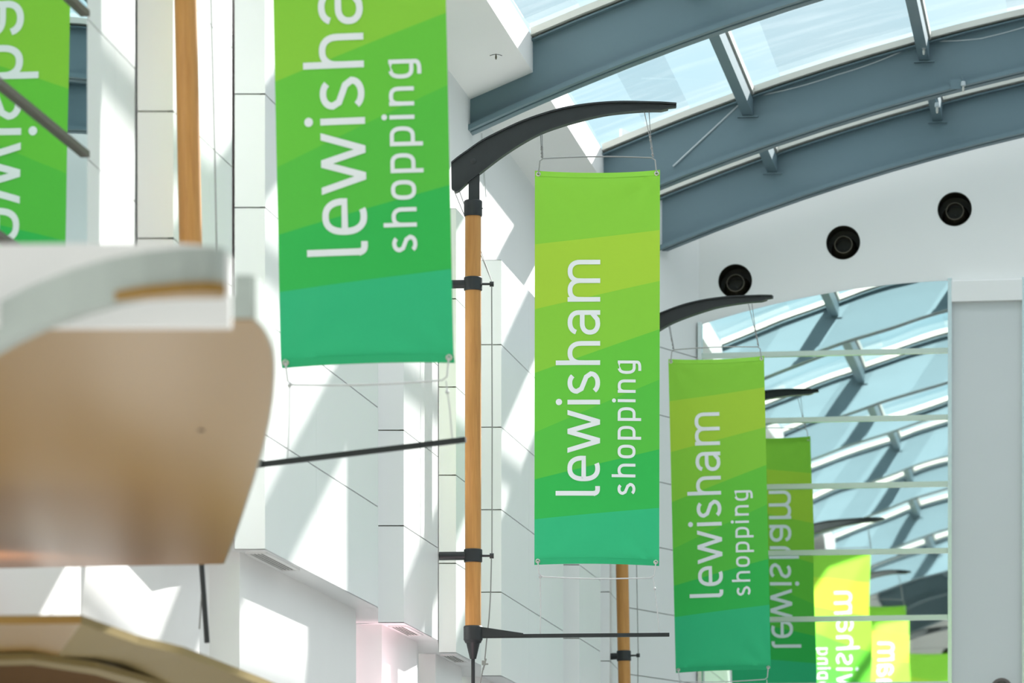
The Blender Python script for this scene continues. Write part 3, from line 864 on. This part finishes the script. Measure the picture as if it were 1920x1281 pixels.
def mbase(u, v, Y): return P(u, v, Y)
rig(mbase(887, 1180, 34.0), 0, 0, 'slender wooden mast with black curved arm in the middle, the sharpest one',
    'sharp green banner hanging in the middle from the black curved arm', seed=3)
M1 = 23.9
rig(mbase(366, 867, M1), 13, -1.25, 'wooden banner mast at the left, its foot hidden behind the brown canopy',
    'large blurred green banner at upper left of the middle, cut off by the top edge',
    [P(504.5, -361, 23.8), P(828, -374, 23.56), P(527, 690, 23.8), P(851, 680, 23.56)], seed=8, art=(-.03, 1.011), low_tilt=3.3, rod_tilt=-3.0, strut=.29, billow=.012, ripple=.003)
rig(mbase(1172, 1337, 44.8), 13, -1.2, 'wooden banner mast partly hidden behind the middle banner, its lower pole showing',
    'darker green banner right of the middle one, in front of the tall mirror',
    [P(1253, 673, 44.68), P(1432.5, 667, 44.46), P(1267, 1262, 44.68), P(1445.5, 1257, 44.46)], seed=21, art=(-.05, .986), strut=.25, sc=1.0247)
rig(V((-3.04, 12.6, EYE + 3.06)), 6, -.6, 'wooden banner mast nearest the viewer, out of the frame, seen only in the mirror',
    'green banner nearest the viewer, out of the frame, seen only in the mirror', None, seed=31, strut=.18)

# ------------------------------------------------------------------ vent grilles in the ledges
def vent(k, f0, f1, label):
    a, b, c = [pl(x) for x in TEETH[k]]
    d = (c - b).normalized(); n = V((d.y, -d.x, 0)); L_ = (c - b).length
    p0 = b + d * (L_ * f0); p1 = b + d * (L_ * f1)
    mid = (p0 + p1) / 2 - n * .085; mid.z = EYE + H_LOW - .012
    rt = thing('vent_grille', mid, label, 'vent', 'vent grilles under the wall teeth')
    hl = (p1 - p0).length / 2
    m = MB()
    for sg in (-1, 1): m.box(mid + n * (.058 * sg), d * hl, n * .010, V((0, 0, .006))); m.box(mid + d * (hl * sg), d * .01, n * .068, V((0, 0, .006)))
    m.build('frame', 'white', rt)
    m = MB(); m.box(mid + V((0, 0, .002)), d * hl, n * .05, V((0, 0, .002))); m.build('duct_mouth', 'hole', rt)
    for j in range(4):
        m = MB(); m.box(mid + n * (-.034 + .0227 * j) - V((0, 0, .001)), d * hl, n * .0034, V((0, 0, .0010))); m.build('slat', 'white', rt)
vent(2, .03, .30, 'dark slotted vent in the nearest ledge, beside the brown canopy')
vent(3, .12, .62, 'dark slotted vent in the second ledge, left of the middle mast')
vent(4, .1, .6, 'dark slotted vent in the ledge at the foot of the middle mast')

# ------------------------------------------------------------------ brown canopy in the left foreground
HB = 2.11
can = thing('canopy', PH(240, 830, HB), 'big blurred brown canopy with white curved fascia in the left foreground', 'canopy')
rim = [(475, 600), (484, 608), (494, 620), (503, 637), (509, 655), (512.5, 680), (513, 705), (510, 745), (503, 790), (492, 838), (477, 890), (458, 950), (437, 1012), (418, 1058)]
out = [PH(u, v, HB) for u, v in [(-40, 600)] + rim + [(-10, 1066)]]
m = MB(); m.hexa(out, [p + V((0, 0, .05)) for p in out]); m.build('soffit', 'brown', can)
m = MB()
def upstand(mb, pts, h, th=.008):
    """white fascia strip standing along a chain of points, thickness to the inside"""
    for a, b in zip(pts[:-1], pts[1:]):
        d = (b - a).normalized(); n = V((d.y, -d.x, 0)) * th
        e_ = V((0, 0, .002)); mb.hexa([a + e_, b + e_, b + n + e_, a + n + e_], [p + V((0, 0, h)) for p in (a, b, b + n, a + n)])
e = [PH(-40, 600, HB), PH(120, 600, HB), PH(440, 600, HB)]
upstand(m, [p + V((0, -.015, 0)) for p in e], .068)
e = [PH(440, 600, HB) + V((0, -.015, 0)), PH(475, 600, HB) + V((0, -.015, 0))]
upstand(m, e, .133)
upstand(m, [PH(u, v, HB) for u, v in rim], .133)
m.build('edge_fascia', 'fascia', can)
m = MB(); c = PH(377, 806, HB); m.lathe(c - V((0, 0, .006)), [(.010, 0), (.012, .004), (.012, .008)], 14); m.build('ceiling_stud', 'slat', can, smooth=True)
# curved white band in front of it, shade painted in as grey, with its own brown underside
HC = 1.93
bb = [(-120, 718), (-60, 680), (0, 645), (60, 616), (130, 590), (200, 570), (270, 556.5), (340, 549.5), (385, 548), (410, 549.5), (424, 553)]
bp = [PH(u, v, HC) for u, v in bb]
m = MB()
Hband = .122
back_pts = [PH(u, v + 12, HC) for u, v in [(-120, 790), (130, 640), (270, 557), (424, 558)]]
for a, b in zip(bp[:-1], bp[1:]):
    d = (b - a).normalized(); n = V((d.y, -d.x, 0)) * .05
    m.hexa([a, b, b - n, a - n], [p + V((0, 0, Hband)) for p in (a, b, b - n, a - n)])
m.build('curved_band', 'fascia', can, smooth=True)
sof = [PH(u, v, HC - .004) for u, v in ((215, 566), (270, 557), (340, 550), (385, 548.5), (410, 550), (424, 553.5), (418, 560), (340, 561), (270, 564))]
m = MB(); m.hexa(sof, [p + V((0, 0, .03)) for p in sof]); m.build('band_underside', 'brown', can)
# white parapet panel behind the band
pa = [(-160, 458), (60, 457), (200, 456.5), (330, 456), (380, 459), (412, 466), (432, 480)]
Yp = 12.3
top = [P(u, v, Yp) for u, v in pa]; bot = [V((p.x, p.y, EYE + 1.98)) for p in top]
m = MB()
for i in range(len(top) - 1):
    m.hexa([bot[i], bot[i + 1], top[i + 1], top[i]], [p + V((0, .05, 0)) for p in (bot[i], bot[i + 1], top[i + 1], top[i])])
m.build('parapet', 'white', can)

# ------------------------------------------------------------------ faceted canopy at the lower left
HD = 1.55
oc = [(-160, 1172), (152, 1170), (258, 1208), (345, 1229), (480, 1281), (640, 1345)]
ic = [(-160, 1238), (108, 1231), (205, 1253), (300, 1286), (420, 1330), (560, 1400)]
fc = thing('canopy', PH(100, 1200, HD), 'lower faceted brown canopy with dark timber underside at the bottom left corner', 'canopy')
fold = [0, 0, .025, -.01, .025, -.01]
po = [PH(u, v, HD) for u, v in oc]; pi_ = [PH(u, v, HD - .03 + k) for (u, v), k in zip(ic, fold)]
for i in range(len(po) - 1):
    q = [po[i], po[i + 1], pi_[i + 1], pi_[i]]
    m = MB(); m.hexa(q, [p + V((0, 0, .03)) for p in q])
    m.build('facet_panel', 'brown' if i == 0 else 'olive', fc)
m = MB()
for a, b in zip(po[:-1], po[1:]):
    d = (b - a).normalized(); n = V((d.y, -d.x, 0)) * .02
    m.hexa([a + V((0, 0, .03)), b + V((0, 0, .03)), b - n + V((0, 0, .03)), a - n + V((0, 0, .03))], [p + V((0, 0, .036)) for p in (a, b, b - n, a - n)])
m.build('top_edge', 'olive', fc)
tr1 = [(-160, 1243), (60, 1237), (180, 1254), (300, 1287), (420, 1332), (560, 1404)]
tr2 = [(-160, 1252), (60, 1247), (180, 1266), (300, 1302), (420, 1350), (560, 1424)]
p1 = [PH(u, v, HD - .06) for u, v in tr1]; p2 = [PH(u, v, HD - .06) for u, v in tr2]
m = MB()
for i in range(len(p1) - 1): m.hexa([p1[i], p1[i + 1], p2[i + 1], p2[i]], [p + V((0, 0, .03)) for p in (p1[i], p1[i + 1], p2[i + 1], p2[i])])
m.build('edge_trim', 'olive', fc)
p3 = [PH(u, v, HD - .02) for u, v in tr1]; p4 = [p + V((-.5, 3.0, 0)) for p in p3]
m = MB()
for i in range(len(p3) - 1): m.hexa([p3[i], p3[i + 1], p4[i + 1], p4[i]], [p + V((0, 0, .02)) for p in (p3[i], p3[i + 1], p4[i + 1], p4[i])])
m.build('timber_underside', 'darkwood', fc)

# ------------------------------------------------------------------ unseen lamps added to give walls and ledges the shop fronts' pink glow
def added_shop_lamp(c, aim, watt, col, label):
    rt = thing('added_shop_lamp', c, label, 'lamp', 'unseen pink lamps added for the shop glow')
    m = MB(); m.lathe(c, [(.03, -.12), (.07, -.10), (.09, .0), (.10, .02)], 20); m.build('lamp_shade', 'black', rt, smooth=True)
    n = NT('pink_lamp_glass'); e = n.n('ShaderNodeEmission'); e.inputs[0].default_value = col; e.inputs[1].default_value = 6; n.l(e.outputs[0], n.out.inputs[0])
    m = MB(); m.lathe(c, [(.085, .005), (.07, .03), (.001, .045)], 20); m.build('lamp_glass', n.m, rt, smooth=True)
    ld = bpy.data.lights.new('added_shop_lamp_light', 'SPOT'); ld.energy = watt; ld.color = col[:3]; ld.spot_size = R(130); ld.spot_blend = .8; ld.shadow_soft_size = .15
    o = bpy.data.objects.new('added_shop_lamp_light', ld); C.objects.link(o); o.location = c + V((0, 0, .09))
    o.rotation_euler = (V(aim) - c).to_track_quat('-Z', 'Y').to_euler()
PK = (1, .62, .70, 1)
added_shop_lamp(P(-50, 1205, 19.4), P(40, 1090, 20.8), 22, PK, 'unseen pink lamp added on the faceted canopy, just left of the frame')
added_shop_lamp(P(420, 1420, 27.6), P(560, 1060, 29), 60, PK, 'unseen pink lamp added under the nearest ledge, below the frame')
added_shop_lamp(P(800, 1420, 32.3), P(780, 1150, 33.3), 40, PK, 'unseen pink lamp added under the ledge by the middle mast, below the frame')

# small dark fitting on the recessed panel
c = on_t(1878, 1292, T_END - .03); rt = thing('dome_fitting', c, 'small dark round fitting on the recessed panel at the bottom right corner', 'fitting')
ax = M(((CA, 0, -SA), (-SA, 0, -CA), (0, 1, 0)))
m = MB(); m.lathe(c, [(.12, .0), (.12, .03), (.10, .04)], 24, ax); m.build('mounting_ring', 'slat', rt, smooth=True)
m = MB(); m.lathe(c, [(.09, .035), (.08, .08), (.045, .11), (.002, .12)], 24, ax); m.build('dome', 'hole', rt, smooth=True)
